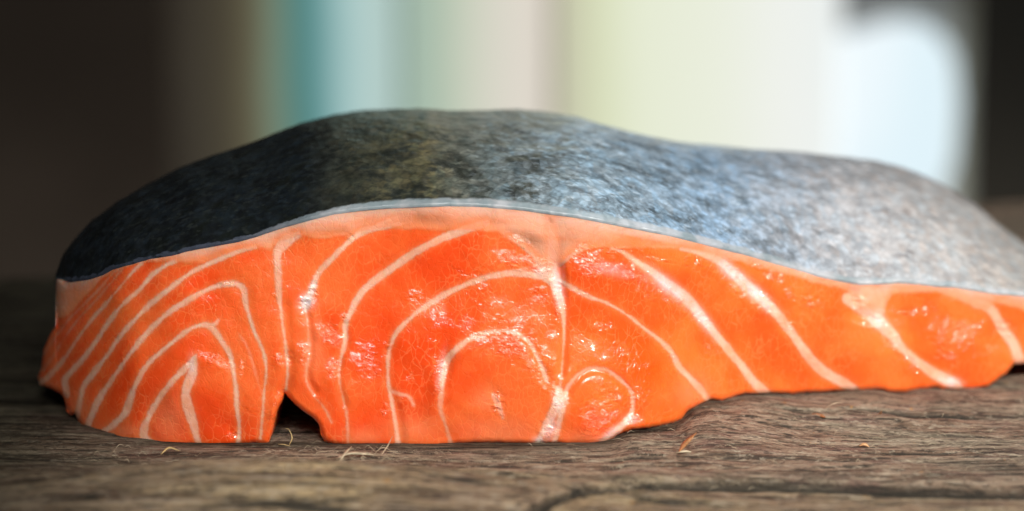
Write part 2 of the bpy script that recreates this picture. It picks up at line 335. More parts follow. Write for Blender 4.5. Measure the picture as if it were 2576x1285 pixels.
ln(2, [(1010, 205, 30, .5), (905, 240, 30), (820, 272, 26), (740, 312, 24), (660, 362, 24), (590, 412, 24), (510, 472, 24), (460, 530, 24), (430, 590, 22), (410, 640, 18), (405, 720, 14), (388, 800, 9, .7), (382, 880, 8, .6), (400, 960, 8, .5), (416, 1040, 9, .5), (420, 1165, 9, .5)])
ln(2, [(1262, 440, 30), (1150, 420, 22), (1080, 425, 22), (1000, 442, 20), (920, 472, 20), (840, 510, 20), (770, 552, 20), (700, 602, 18), (632, 670, 18), (600, 740, 16), (590, 820, 12), (595, 900, 12), (612, 1000, 14), (626, 1080, 18), (636, 1168, 24)], .92)
ln(2, [(606, 925, 12), (645, 940, 14), (680, 950, 14), (700, 985, 8)], .7, False)
ln(2, [(1272, 880, 18), (1240, 800, 14), (1200, 722, 12), (1150, 682, 14), (1090, 666, 12), (1030, 672, 16), (960, 692, 20), (900, 732, 24), (852, 782, 26), (830, 850, 26), (822, 920, 20, .8), (815, 1000, 12, .6), (842, 1080, 10, .5), (862, 1165, 12, .5)], .95)
ln(2, [(1040, 940, 14), (1065, 985, 20), (1082, 1040, 8)], .8, False)
ln(3, [(382, -60, 30, .6), (395, 60, 40, .7), (400, 160, 60), (395, 230, 50), (408, 320, 48), (440, 400, 36), (455, 480, 16), (456, 600, 7), (446, 740, 7), (438, 835, 16)], .85)
ln(3, [(170, 55, 10), (240, 105, 14), (310, 165, 22), (350, 230, 36), (385, 300, 30)], .8)
ln(3, [(270, 258, 22), (330, 262, 30), (390, 300, 30)], .9)
ln(3, [(440, 205, 16), (500, 150, 16), (570, 110, 16)], .7)
ln(3, [(440, 285, 20), (520, 335, 20), (600, 372, 16), (680, 402, 12), (780, 460, 14), (870, 530, 16), (950, 592, 16), (1010, 655, 18), (1045, 722, 26), (1100, 782, 30, .8), (1150, 832, 30, .7), (1195, 895, 26, .7)], .9)
ln(3, [(700, 118, 14), (760, 138, 16), (820, 182, 20), (900, 232, 32), (980, 292, 44), (1080, 370, 48), (1160, 465, 46), (1230, 552, 38), (1300, 640, 34), (1370, 722, 36), (1430, 802, 40), (1500, 872, 40)], .92)
ln(3, [(1060, 122, 16), (1150, 142, 26), (1250, 180, 44), (1330, 245, 50), (1400, 312, 50), (1480, 385, 50), (1550, 455, 48), (1600, 520, 44), (1660, 600, 46), (1720, 680, 50), (1790, 750, 50), (1870, 800, 46), (1960, 850, 40)], .92)
ln(4, [(640, 380, 60), (740, 440, 80), (800, 500, 64), (860, 560, 52), (920, 640, 46), (1000, 705, 44), (1080, 762, 46), (1160, 805, 52), (1205, 840, 44)], .92)
ln(4, [(680, 330, 70), (750, 370, 120), (790, 440, 70)], .75, False)
ln(4, [(1290, 400, 40), (1370, 432, 46), (1430, 530, 46), (1485, 605, 50), (1530, 720, 46)], .92)
ln(3, [(432, 840, 34), (436, 890, 62), (405, 960, 50), (372, 1020, 36), (340, 1085, 28), (322, 1130, 22)])
ln(3, [(446, 930, 40), (428, 1040, 28), (402, 1130, 26)], .85)
ln(3, [(450, 900, 30), (482, 822, 20), (540, 762, 16), (600, 737, 14), (680, 746, 14), (742, 790, 14), (800, 850, 16), (812, 920, 18), (792, 990, 24), (742, 1045, 28), (690, 1090, 26), (645, 1125, 20)], .85)
NL = len(LINES)
# wet, glinting patches: x, y, rx, ry, angle, strength
WET = []
def wt(r, L):
    ox, oy, s = RG[r]
    for x, y, a, b, g, k in L: WET.append((ox+x*s, oy+y*s, a*s, b*s, math.radians(g), k))
wt(1, [(970, 690, 85, 36, 15, .8), (1330, 690, 48, 42, 0, .9), (1280, 370, 16, 24, 0, .6), (1300, 900, 22, 70, 20, 1), (1262, 990, 26, 30, 0, 1), (1062, 1075, 34, 32, -30, 1), (845, 705, 26, 18, -30, .6),
       (1020, 305, 50, 12, -5, .8), (1115, 730, 18, 40, 0, .6), (1430, 680, 26, 60, 0, .7), (1480, 340, 26, 70, 10, 1), (535, 1098, 20, 10, 0, .8), (1160, 950, 50, 12, 20, .6), (500, 680, 12, 30, 20, .5), (470, 580, 10, 20, 20, .4)])
wt(2, [(340, 680, 36, 50, -30, 1), (360, 830, 26, 52, 10, 1), (230, 770, 24, 44, 0, .8), (130, 790, 42, 30, 0, .7), (500, 790, 44, 70, 0, .55), (700, 510, 34, 26, 0, .6), (815, 850, 30, 110, 8, .9),
       (1130, 740, 120, 55, 25, .75), (1230, 820, 50, 110, -30, .9), (1060, 1000, 26, 50, -20, .9), (1070, 620, 36, 20, 0, .5), (684, 860, 16, 40, -10, .7), (580, 1010, 22, 34, 0, .8), (585, 740, 12, 40, 10, .6),
       (1160, 370, 90, 40, 10, .7), (400, 610, 14, 36, 0, .6), (240, 545, 34, 34, 0, 1), (430, 260, 22, 22, 0, .6), (930, 420, 90, 20, 20, .4), (980, 680, 40, 12, -20, .8), (660, 960, 24, 12, 0, .7)])
wt(3, [(300, 640, 40, 100, -35, .9), (370, 800, 34, 90, -35, .9), (430, 900, 36, 60, 10, 1), (640, 985, 92, 118, 20, .95), (690, 880, 90, 60, 30, .8), (660, 515, 40, 28, 0, .9), (760, 650, 60, 22, 15, .6), (860, 722, 60, 14, 5, .6),
       (1000, 650, 24, 60, -35, .9), (870, 300, 120, 60, 35, .75), (1000, 370, 150, 45, 40, .95), (1160, 490, 110, 40, 50, .8), (810, 1000, 44, 30, 0, 1), (802, 900, 20, 60, 0, .9), (140, 490, 34, 10, 0, .7), (402, 690, 26, 16, 0, .7),
       (600, 210, 130, 70, 10, .6), (700, 130, 150, 20, 0, .6), (420, 330, 30, 120, -10, 1), (330, 220, 60, 50, 0, .9), (330, 350, 60, 40, 35, .7), (430, 430, 26, 60, 0, .9), (240, 80, 60, 30, 20, .7), (540, 110, 40, 20, -30, .7),
       (560, 350, 70, 20, 15, .7), (1150, 200, 120, 40, 15, .7), (1350, 300, 130, 50, 45, .9), (1480, 400, 90, 40, 45, .9), (210, 150, 30, 30, 0, .6), (120, 900, 30, 60, -20, .8), (850, 870, 60, 40, 0, .6), (960, 180, 120, 16, 10, .6),
       (370, 1060, 60, 60, 30, .8), (30, 300, 60, 120, 0, .3), (1210, 620, 60, 40, 45, .6)])
wt(4, [(60, 250, 120, 40, 45, .8), (180, 370, 110, 40, 45, .9), (320, 510, 60, 40, 45, .7), (450, 680, 60, 30, 45, .5), (250, 260, 140, 30, 35, .6), (420, 390, 110, 36, 20, .6), (700, 400, 60, 30, 20, .7),
       (770, 490, 60, 40, 40, .9), (860, 590, 80, 40, 50, .7), (950, 700, 90, 40, 50, .6), (1120, 790, 80, 30, 10, .8), (1200, 560, 180, 110, 20, .5), (1000, 440, 140, 30, 0, .5), (1440, 520, 60, 60, 50, .7), (1150, 660, 80, 60, 0, .5)])
BRN = [(1075, 549, 78, 17, 4, .50), (1330, 601, 58, 20, 18, .85), (1432, 603, 36, 20, -10, .55), (840, 578, 62, 12, 0, .35), (1240, 556, 50, 12, 6, .30), (1386, 554, 5, 8, -30, 1.5), (1640, 600, 90, 12, 8, .15)]
PAL = cv(2, [(700, 1090, 130, 70), (480, 1120, 90, 50)]) + cv(3, [(120, 1070, 230, 80), (560, 1090, 140, 40)]) + cv(1, [(500, 1060, 150, 40), (740, 1000, 90, 130), (120, 820, 70, 30), (280, 950, 60, 80), (1480, 620, 50, 140)]) + cv(3, [(1120, 850, 90, 90), (60, 900, 70, 60)])
GRV = [(1, [(1345, 420), (1350, 600), (1358, 760), (1340, 860)], 26, .0005), (2, [(236, 560), (255, 640), (262, 760), (248, 860), (280, 930)], 16, .00045), (2, [(405, 640), (415, 720), (388, 800), (385, 900), (405, 980)], 16, .00035),
       (3, [(440, 220), (445, 330), (462, 430), (460, 600), (445, 760)], 18, .0007), (3, [(480, 850), (540, 775), (620, 745), (720, 780), (795, 860), (800, 950), (740, 1030)], 20, .0007),
       (2, [(1180, 700), (1230, 790), (1275, 890)], 20, .0005), (2, [(850, 790), (835, 880), (830, 980)], 22, .0003), (3, [(1040, 720), (1110, 800), (1190, 890)], 26, .0007), (2, [(610, 935), (640, 1040), (655, 1160)], 20, .0003),
       (4, [(660, 350), (670, 450), (740, 480)], 26, .0008)]

def seg_field(X, Y, P, half=True, reach=46):
    """smallest (distance - half width) to a polyline over a (column,row) grid, and the strength there"""
    best = np.full(X.shape, 99.); st = np.zeros(X.shape); cx = X[:, 0]
    for a, b in zip(P[:-1], P[1:]):
        lo, hi = min(a[0], b[0])-reach, max(a[0], b[0])+reach; i0, i1 = np.searchsorted(cx, [lo, hi])
        if i1 <= i0: continue
        xs, ys = X[i0:i1], Y[i0:i1]; dx, dy = b[0]-a[0], b[1]-a[1]; L = dx*dx+dy*dy+1e-9
        t = np.clip(((xs-a[0])*dx+(ys-a[1])*dy)/L, 0, 1); d = np.hypot(xs-a[0]-t*dx, ys-a[1]-t*dy)
        if half: d = d-(a[2]+(b[2]-a[2])*t)/2
        m = d < best[i0:i1]; best[i0:i1][m] = d[m]
        if half: st[i0:i1][m] = (a[3]+(b[3]-a[3])*t)[m]
    return best, st
def ell(X, Y, e, soft=1.0):
    x, y, a, b, g, k = e; dx, dy = X-x, Y-y; c, s = math.cos(g), math.sin(g); u = (dx*c+dy*s)/a; v = (-dx*s+dy*c)/b
    return k*np.exp(-(u*u+v*v)*soft)

# ------------------------------------------------------------------ the salmon fillet
ROOT = (0.0, .55, 0.0)
fillet = empty('salmon_fillet', ROOT, label='thick raw orange salmon fillet, dark silvery skin on top, cut side showing white fat lines', category='fish fillet')
FLESH = flesh_material(); SKIN = skin_material()
cols = np.unique(np.concatenate([np.arange(94.8, 146, .8), np.arange(146, 2752, 2.5), np.arange(676, 722, 1.)]))
NR = 262
fr = np.linspace(0, 1, NR)
ct = np.interp(cols, tX, tY); cb = np.maximum(np.interp(cols, bX, bY) + 1.6*vnoise(cols/9, 0*cols, 2)*2*sstep(120, 300, cols), ct+.3)
X = np.repeat(cols[:, None], NR, 1); Y = ct[:, None]+(cb-ct)[:, None]*fr[None, :]
sd = np.full(X.shape, 99.); strg = np.zeros(X.shape); own = np.full(X.shape, -1); sdc = np.full(X.shape, 99.)
for i, (P, cut) in enumerate(LINES):
    d, s = seg_field(X, Y, P)
    m = d < sd; sd[m] = d[m]; strg[m] = s[m]
    if cut:
        dd = d - 1.2
        m = dd < sdc; sdc[m] = dd[m]; own[m] = i
outl = np.array([(x, y, 0, 0) for x, y in zip(cols[::3], cb[::3])])
dout, _ = seg_field(X, Y, outl, False, 40); dout = np.minimum(dout, 99)
left = np.array([(x, y, 0, 0) for x, y in zip(cols[:70], ct[:70])])
dl, _ = seg_field(X, Y, left, False, 60)
lay = Y-np.interp(X, lX, lY); gap = Y-ct[:, None]
lay_ = np.where(X < 141, 40, lay)
wet = np.zeros(X.shape)
for e in WET: wet = np.maximum(wet, ell(X, Y, e, 1.1))
wet = np.clip(wet*1.15, 0, 1)
brn = np.zeros(X.shape)
for x, y, a, b, g, k in BRN: brn = np.maximum(brn, ell(X, Y, (x, y, a, b, math.radians(g), k), 1.2))
brn = np.clip(brn, 0, .9)
pale = np.zeros(X.shape)
for p in PAL:
    s_ = .4894
    pale = np.maximum(pale, ell(X, Y, (p[0], p[1], p[2], p[3]*s_, 0, 1.)))
wht = np.zeros(X.shape)
org = .8*sstep(20, 32, gap)*(1-sstep(-12, -3, lay))*sstep(1500, 1600, X)*(1-sstep(2090, 2140, X))
for r, x, y, a, b, g, k in [(2, 350, 248, 90, 14, -8, .8), (2, 740, 190, 130, 26, 2, .75), (2, 480, 195, 90, 14, -14, .5), (3, 430, 70, 160, 16, 5, .6), (1, 860, 190, 90, 14, -14, .5), (1, 1050, 125, 120, 14, -18, .55),
        (1, 270, 330, 50, 90, 30, .5), (2, 1050, 195, 110, 16, 6, .45), (4, 900, 318, 160, 10, 0, .3), (4, 1450, 375, 110, 14, 8, .4)]:
    ox, oy, s_ = RG[r]; org = np.maximum(org, ell(X, Y, (ox+x*s_, oy+y*s_, a*s_, b*s_, math.radians(g), k), 1.2))
for r, x, y, a, b, g, k in [(2, 243, 543, 30, 34, 30, 1.1), (2, 266, 490, 15, 36, 15, .9), (3, 425, 310, 26, 110, -8, .75), (3, 345, 235, 40, 30, 0, .6), (3, 385, 1050, 30, 60, 20, .8), (3, 330, 1105, 30, 22, 0, .8), (3, 430, 920, 30, 50, 0, .55),
        (3, 1000, 320, 130, 34, 40, .8), (3, 1170, 480, 100, 28, 52, .7), (3, 1330, 250, 110, 34, 42, .75), (4, 150, 340, 130, 34, 43, .75), (3, 700, 230, 90, 30, 15, .3), (4, 790, 490, 60, 36, 40, .5), (4, 1170, 805, 50, 26, 10, .6), (2, 820, 830, 16, 70, 10, .4), (1, 860, 730, 24, 60, 0, .35), (3, 805, 1000, 40, 24, 0, .5), (3, 700, 1060, 80, 18, -35, .4)]:  # entries along the broad right bands paint a pinkish glare
    ox, oy, s_ = RG[r]; wht = np.maximum(wht, ell(X, Y, (ox+x*s_, oy+y*s_, a*s_, b*s_, math.radians(g), k), 1.2))
hue = np.clip(.12*sstep(300, 900, X)+.75*sstep(1250, 1750, X)+.25*ell(X, Y, (1500, 900, 200, 160, 0, 1)), 0, 1)
# relief (positive = towards the viewer)
rel = -.00010*(1-sstep(0, 24, np.maximum(sd, 0)))*strg
rel += .0026*fbm(X/260, Y/260, 1, 2)+.00040*fbm(X/60, Y/60, 4, 2)+.00004*fbm(X/16, Y/16, 2, 2)
rel += .00035*wet*fbm(X/13, Y/9, 5, 2)
for r, pts, w, dep in GRV:
    P = catmull([p+(0., 0.) for p in cv(r, pts)], 5); d, _ = seg_field(X, Y, P, False, 70); rel -= dep*np.exp(-(np.minimum(d, 90)/(w*.6))**2)
rel += .0035*ell(X, Y, (420, 930, 270, 190, 0, 1), 1)+.003*ell(X, Y, (1180, 960, 420, 160, 0, 1), 1)+.002*ell(X, Y, (1500, 1000, 120, 120, 0, 1), 1)
rel += .0022*ell(X, Y, (2000, 830, 260, 130, .4, 1), 1)
rel -= .003*np.clip((gap/(cb-ct)[:, None])-.6, 0, 1)*0
for r, x, y, a, b, g, up, rt in [(3, 640, 985, 110, 130, 20, .50, .22), (3, 1000, 350, 170, 60, 42, .42, .25), (3, 1180, 520, 110, 45, 50, .35, .25), (3, 640, 200, 140, 80, 10, .30, .15), (3, 1350, 300, 150, 55, 45, .38, .2),
        (3, 1490, 410, 100, 45, 45, .38, .2), (4, 180, 370, 120, 50, 45, .38, .2), (4, 770, 490, 70, 45, 40, .4, .2), (3, 300, 640, 50, 110, -35, .35, .25), (3, 380, 800, 40, 90, -35, .35, .25), (2, 340, 680, 40, 60, -30, .4, .3),
        (2, 360, 830, 30, 60, 10, .35, .3), (1, 970, 690, 90, 40, 15, .35, .2), (1, 1330, 690, 50, 45, 0, .4, .3), (1, 1300, 900, 26, 80, 20, .4, .2), (1, 1062, 1075, 40, 36, 0, .4, .2), (2, 815, 850, 36, 120, 8, .35, .25),
        (3, 810, 1000, 50, 40, 0, .45, .25), (3, 430, 340, 40, 130, -10, .35, .35), (3, 430, 900, 60, 70, 0, .35, .3), (3, 660, 515, 50, 34, 0, .4, .2), (3, 240, 80, 70, 36, 20, .35, .2), (4, 1200, 560, 180, 110, 20, .22, .1), (2, 1170, 370, 90, 50, 10, .3, .2)]:
    ox, oy, s_ = RG[r]; x0, y0 = ox+x*s_, oy+y*s_
    mk = ell(X, Y, (x0, y0, a*s_, b*s_, math.radians(g), 1), 1.); rel += mk*8.2e-5*.8*(up*(Y-y0)-rt*(X-x0))
def rnd(d, R, m): t = np.clip(1-d/R, 0, 1); return m*(1-np.sqrt(np.maximum(1-t*t, 0)))
rel -= rnd(dout, 15, .0017)+rnd(dl, 30, .0035)
yw = G(X)-rel
px, py, pz = at_y(X, Y, yw)
V = np.stack([px-ROOT[0], py-ROOT[1], pz-ROOT[2]], -1)
dc = np.gradient(V, axis=0); dr = np.gradient(V, axis=1); Nn = np.cross(dr, dc); Nn /= np.linalg.norm(Nn, axis=-1, keepdims=True)+1e-12
Nn *= -np.sign(Nn[..., 1:2].mean())
nc = len(cols); Fg = grid_faces(nc, NR); Vf = V.reshape(-1, 3); Nf = Nn.reshape(-1, 3)
A = dict(sep=sd, strg=strg, lay=lay_, wet=wet, brn=brn, pale=pale, wht=wht, org=org, hue=hue, gap=gap+np.where(X < 141, 40, 0)); A = {k: x.ravel() for k, x in A.items()}
cellm = lambda a: (a[:-1, :-1]+a[1:, :-1]+a[:-1, 1:]+a[1:, 1:])/4
csd, clay = cellm(sdc), cellm(lay_); cown = own[:-1, :-1]
lab = np.full(csd.shape, -1); lab[csd < 0] = -2; lab[(clay < 0)] = -3; lab[(csd < 0) & (clay < -12)] = -3
# flood fill the muscle flakes between the lines
nreg = 0; sizes = []
Lc = lab.tolist(); n0, n1 = lab.shape
for i in range(n0):
    Li = Lc[i]
    for j in range(n1):
        if Li[j] != -1: continue
        st = [(i, j)]; Li[j] = nreg; k = 0
        while st:
            a, b = st.pop(); k += 1
            if a > 0 and Lc[a-1][b] == -1: Lc[a-1][b] = nreg; st.append((a-1, b))
            if a < n0-1 and Lc[a+1][b] == -1: Lc[a+1][b] = nreg; st.append((a+1, b))
            if b > 0 and Lc[a][b-1] == -1: Lc[a][b-1] = nreg; st.append((a, b-1))
            if b < n1-1 and Lc[a][b+1] == -1: Lc[a][b+1] = nreg; st.append((a, b+1))
        sizes.append(k); nreg += 1
lab = np.array(Lc); sizes = np.array(sizes)
small = np.where(sizes < 350)[0]; lab[np.isin(lab, small)] = -2
cown = np.where(cown < 0, 0, cown)
lf = lab.ravel(); of = cown.ravel()
link('fat_layer', sub_mesh('fat_layer', Vf, Fg[lf == -3], A, Nf), FLESH, fillet)
for i in range(NL):
    m = (lf == -2) & (of == i)
    if m.sum() > 8: link('fat_line', sub_mesh('fat_line', Vf, Fg[m], A, Nf), FLESH, fillet)
for k in range(nreg):
    m = lf == k
    if m.any(): link('flake', sub_mesh('flake', Vf, Fg[m], A, Nf), FLESH, fillet)
# underside, left end and back of the flesh
D_ = .105
ring = np.concatenate([V[:, -1]]); steps = np.array([0, .002, .006, .015, .03, .06, D_])
bv = ring[:, None, :]+np.stack([0*steps, steps, .0*steps], -1)[None]
bv[..., 2] += (.0015*fbm(bv[..., 0]*120, bv[..., 1]*120, 3, 3))*sstep(0, .01, steps)[None, :]
bv[..., 2] = np.maximum(bv[..., 2], .0002)
ringt = V[:, 0][cols < 141.5]; tv = ringt[:, None, :]+np.stack([0*steps, steps, 0*steps], -1)[None]
def flat_attr(n, **k):
    d = dict(sep=40., strg=0., lay=40., wet=.3, brn=0., pale=.3, wht=0., org=0., hue=.2, gap=60.); d.update(k); return {a: np.full(n, b) for a, b in d.items()}
nb = bv.reshape(-1, 3); nt = tv.reshape(-1, 3)
F1 = grid_faces(bv.shape[0], len(steps)); F2 = grid_faces(tv.shape[0], len(steps))+len(nb)
backc = np.stack([bv[:, -1], np.concatenate([V[:, 0]])+np.array([0, D_, -.004])], 1); F3 = grid_faces(len(backc), 2)+len(nb)+len(nt)
VV = np.concatenate([nb, nt, backc.reshape(-1, 3)]); FF = np.concatenate([F1, F2, F3])
link('flesh_underside', mesh_np('flesh_underside', VV, FF, flat_attr(len(VV))), FLESH, fillet)
# skin
sc = np.arange(140., 2752, 3.0); nv = 150
fY = np.interp(sc, tX, tY)-.5; gy = G(sc)-np.interp(sc, cols, rel[:, 0])
fpx, fpy, fpz = at_y(sc, fY, gy)
u = (sc-140)/(2752-140)
dep = np.interp(sc, [140, 200, 400, 800, 1200, 1700, 2200, 2576, 2760], [.004, .022, .045, .062, .070, .072, .066, .058, .055])
rX = np.interp(sc, [140, 2752], [140, 2752]); rY = np.interp(rX, sX, sY)
_k2 = np.hanning(9); _k2 /= _k2.sum(); rY = np.convolve(np.pad(rY, 4, 'edge'), _k2, 'valid')
_k5 = np.hanning(41); _k5 /= _k5.sum(); dep = np.convolve(np.pad(dep, 20, 'edge'), _k5, 'valid'); rY = rY+24*sstep(150, 260, rX)*(1-sstep(560, 900, rX)); y1 = G(sc)+dep; rpx, rpy, rpz = at_y(rX, rY, y1)
tv = np.concatenate([np.linspace(0, 1, 110)**1.25, np.linspace(1.03, 2.0, nv-110)])
m1 = -(H-rpz)/rpy; Dy = rpy-fpy; m0 = 2*(rpz-fpz)/Dy-m1
q = tv[None, :]*Dy[:, None]
z = fpz[:, None]+m0[:, None]*q+(m1-m0)[:, None]/(2*Dy[:, None])*q*q
yy = fpy[:, None]+q; xx = fpx[:, None]+(rpx-fpx)[:, None]*tv[None, :]
edge_d = q
z += .00045*(1-np.exp(-q/.0009))
z += (.0010*fbm(xx*45, yy*45, 2, 3)+.00022*fbm(xx*400, yy*400, 5, 3))*sstep(0, .004, q)*sstep(140, 260, sc)[:, None]
yy -= .00035*np.exp(-q/.0006); z = np.maximum(z, .001)
SV = np.stack([xx-ROOT[0], yy-ROOT[1], z-ROOT[2]], -1)
lip = SV[:, :1]+np.array([0, .0003, -.0007])
SV = np.concatenate([lip, SV], 1)
su = np.repeat(((sc)/2576.)[:, None], SV.shape[1], 1); svv = np.repeat(np.concatenate([[0], tv])[None], len(sc), 0); sg = np.concatenate([0*q[:, :1], q], 1)
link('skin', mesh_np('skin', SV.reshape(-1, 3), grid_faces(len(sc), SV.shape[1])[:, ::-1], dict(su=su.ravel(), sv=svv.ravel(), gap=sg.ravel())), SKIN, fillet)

# ------------------------------------------------------------------ table of weathered planks
zb = np.interp(_gx, cols, pz[:, -1]); rise = np.where((_gx > 1540), np.maximum(zb-.0002, 0), 0); rise[_gx > 2390] = rise[np.searchsorted(_gx, 2390)]
_k3 = np.hanning(15); _k3 /= _k3.sum(); rise = np.convolve(np.pad(rise, 7, 'edge'), _k3, 'valid')
rx_ = at_y(_gx, 1000+0*_gx, G(_gx))[0]
def crack_y(x):
    xs, ys = [], []
    for a, b in ((200, 1430), (900, 1420), (1250, 1350), (1480, 1275), (1680, 1243), (1900, 1240), (2200, 1243), (2576, 1251), (3000, 1262)):
        y = float(ground_y(a, b)); ys.append(y); xs.append((a-1288)/FP*y/CT)
    return np.interp(x, xs, ys)+.0006*vnoise(x*90, 0*x, 1)+.0003*vnoise(x*400, 0*x, 3)
def wood_z(x, y, micro=True):
    gyx = np.interp(x, rx_, G(_gx)); z = np.interp(x, rx_, rise)*sstep(-.040, -.001, y-gyx)
    z = z*(1-.0*y)
    z += .0075*np.exp(-((x+.045)/.055)**2-((y-.447)/.016)**2)
    z += .0015*np.exp(-((y-crack_y(x)-.0095)/.005)**2)*sstep(-.03, .05, x)
    if micro:
        near = 1-.0*x; wx = x; wy = y+.0020*fbm(x*9, y*20, 5, 2)
        calm = .35+.65*np.clip(np.abs(y-gyx)/.012, 0, 1)
        z += calm*(.00075*fbm(wx*35, wy*420, 0, 3)+.00035*fbm(wx*160, wy*1500, 3, 2)+.0006*fbm(wx*12, wy*60, 4, 2))
        cr = fbm(wx*22, wy*330, 7, 3); k = sstep(.30, .50, cr); z -= .0011*k
        cr2 = fbm(wx*60, wy*800, 1, 2); z -= .0005*sstep(.36, .52, cr2)
    return z
def hgt_of(x, y):
    wx = x; wy = y+.0020*fbm(x*9, y*20, 5, 2)
    return -.0011*sstep(.30, .50, fbm(wx*22, wy*330, 7, 3))-.0007*sstep(.36, .52, fbm(wx*60, wy*800, 1, 2))
WOOD = wood_material('weathered_wood'); WOOD2 = wood_material('weathered_wood_front', .37)
table = empty('wooden_table', (0, .62, -.03), label='old weathered grey brown wooden table top under the salmon', category='table')
TL = np.array([0, .62, -.03])
def far_y(x): return .682+.43*(x+.14)
# main plank
xs = np.concatenate([np.linspace(-.62, -.16, 60), np.arange(-.1595, .19, .00034), np.linspace(.191, .75, 70)])
tt = np.concatenate([np.linspace(0, .001, 4)[:-1]/.3*1.0, np.linspace(.0034, .55, 420), np.linspace(.555, 1, 110)])
cy = crack_y(xs)+.0046; fy = np.clip(far_y(xs), .6, 1.1)
YY = cy[:, None]+tt[None]*(fy-cy)[:, None]; XX = np.repeat(xs[:, None], len(tt), 1)
ZZ = wood_z(XX, YY); HG = hgt_of(XX, YY)
ZZ -= .006*(1-sstep(0, .0014, YY-cy[:, None])); HG -= .0012*(1-sstep(.0004, .0018, YY-cy[:, None]))
ol = np.clip(.95*np.exp(-((XX+.035)/.06)**2-((YY-.447)/.022)**2), 0, 1); dmp_shd = np.clip(.75*np.exp(-((YY-np.interp(XX, rx_, G(_gx))+.002)/.0035)**2)*sstep(-.09, -.06, XX)*(1-sstep(.03, .06, XX))+(1-sstep(-.118, -.040, XX))+.8*sstep(.52, .56, YY)*(1-sstep(-.1, -.05, XX)), 0, 1)  # damp line under the fillet; left and back-left shade put into the colour
P3 = np.stack([XX, YY, ZZ], -1)
down = lambda e, dz: np.stack([e[:, 0], e[:, 1], dz+0*e[:, 2]], -1)[:, None]
P3 = np.concatenate([down(P3[:, 0], -.03), P3, down(P3[:, -1]+np.array([0, .001, 0]), -.03)], 1)
padc = lambda a: np.concatenate([a[:, :1], a, a[:, -1:]], 1)
link('plank', mesh_np('plank', P3.reshape(-1, 3)-TL, grid_faces(len(xs), P3.shape[1]), dict(hgt=padc(HG).ravel(), oliv=padc(ol).ravel(), damp_shade=padc(dmp_shd).ravel())), WOOD, table)
# front plank
t2 = np.linspace(0, 1, 150); cy2 = crack_y(xs)+.0012
Y2 = cy2[:, None]-.10*(t2[None]**1.2); X2 = np.repeat(xs[:, None], len(t2), 1); Z2 = wood_z(X2, Y2)-.0002; H2 = hgt_of(X2, Y2)
k = (1-sstep(0, .0009, cy2[:, None]-Y2)); Z2 -= .003*k; H2 -= .001*k
o2 = np.clip(.35+.6*np.exp(-((X2+.035)/.07)**2), 0, 1)
Q3 = np.stack([X2, Y2, Z2], -1); Q3 = np.concatenate([down(Q3[:, 0], -.03), Q3, down(Q3[:, -1], -.03)], 1)
link('plank', mesh_np('plank', Q3.reshape(-1, 3)-TL, grid_faces(len(xs), Q3.shape[1])[:, ::-1], dict(hgt=padc(H2).ravel(), oliv=padc(o2).ravel(), damp_shade=padc((1-sstep(-.118, -.045, X2))).ravel())), WOOD2, table)  # shade at the left end of the front plank is painted in

# ------------------------------------------------------------------ splinters and fibres lying on the wood
def on_wood(X, Y, lift=0.0):
    y = float(ground_y(X, Y))
    for _ in range(12):
        rx, ry, rz = ray(X, Y); t = y/ry; x = float(rx*t); z = float(wood_z(np.array([x]), np.array([y]))[0])
        y = float(ry*(H-z)/(-rz))
    return np.array([float(rx*y/ry), y, z+lift])
def strand(pts, r, flat=.5):
    P = catmull(pts, 6); n = len(P); vs, fs = [], []
    for i, p in enumerate(P):
        d = P[min(i+1, n-1)]-P[max(i-1, 0)]; d /= np.linalg.norm(d)+1e-12
        a = np.cross(d, (0, 0, 1.)); a /= np.linalg.norm(a)+1e-12; b = np.cross(a, d); t = i/(n-1); rr = r*(math.sin(math.pi*min(.97, max(.06, t)))**.6)
        for k in range(5):
            g = 2*math.pi*k/5; vs.append(p+rr*(a*math.cos(g)+flat*b*math.sin(g)))
    for i in range(n-1):
        for k in range(5): fs.append((i*5+k, i*5+(k+1) % 5, (i+1)*5+(k+1) % 5, (i+1)*5+k))
    return np.array(vs), np.array(fs)
PALEF = plain('pale_fibre', (.50, .42, .28), .6, .2, 900); STRAW = plain('straw_fibre', (.45, .33, .14), .6, .25, 900)
HUSK = plain('brown_husk', (.34, .15, .05), .5, .35, 1500); ROSE = plain('tan_chip', (.60, .34, .16), .6, .3, 1500)
def bit(name, label, cat, pts, r, mat, flat=.5, group=None):
    w = []
    for (X_, Y_, lift) in pts:
        p = on_wood(X_, Y_); w.append(p+np.array([0, 0, lift]))
    base = w[0].copy(); vs, fs = strand([q-base for q in w], r, flat)
    o = link(name, mesh_np(name, vs, fs), mat, None, label=label, category=cat); o.location = base.tolist()
    if group: o['group'] = group
    return o
bit('husk', 'orange brown seed husk standing on the grey wood in front of the fillet', 'husk', [(1708, 1142, .0004), (1722, 1134, .0014), (1738, 1128, .0022), (1752, 1124, .0030)], .0007, HUSK, .45)
bit('splinter', 'pale wood sliver lying flat beside the orange brown husk', 'splinter', [(1700, 1143, .0003), (1722, 1141, .0005), (1750, 1143, .0003)], .0005, PALEF)
bit('splinter', 'curly straw fibre sticking up in front of the dark notch', 'splinter', [(727, 1124, .0003), (735, 1117, .0014), (727, 1116, .0030), (718, 1115, .0032)], .00016, STRAW)
bit('splinter', 'short straw fibre lying at the foot of the curly one', 'splinter', [(700, 1122, .0004), (715, 1124, .0005), (731, 1126, .0003)], .0002, STRAW)
bit('splinter', 'longest white fibre in the frayed tuft before the middle of the fillet', 'splinter', [(846, 1160, .0006), (880, 1155, .0012), (915, 1152, .0009), (945, 1151, .0005)], .0006, PALEF)
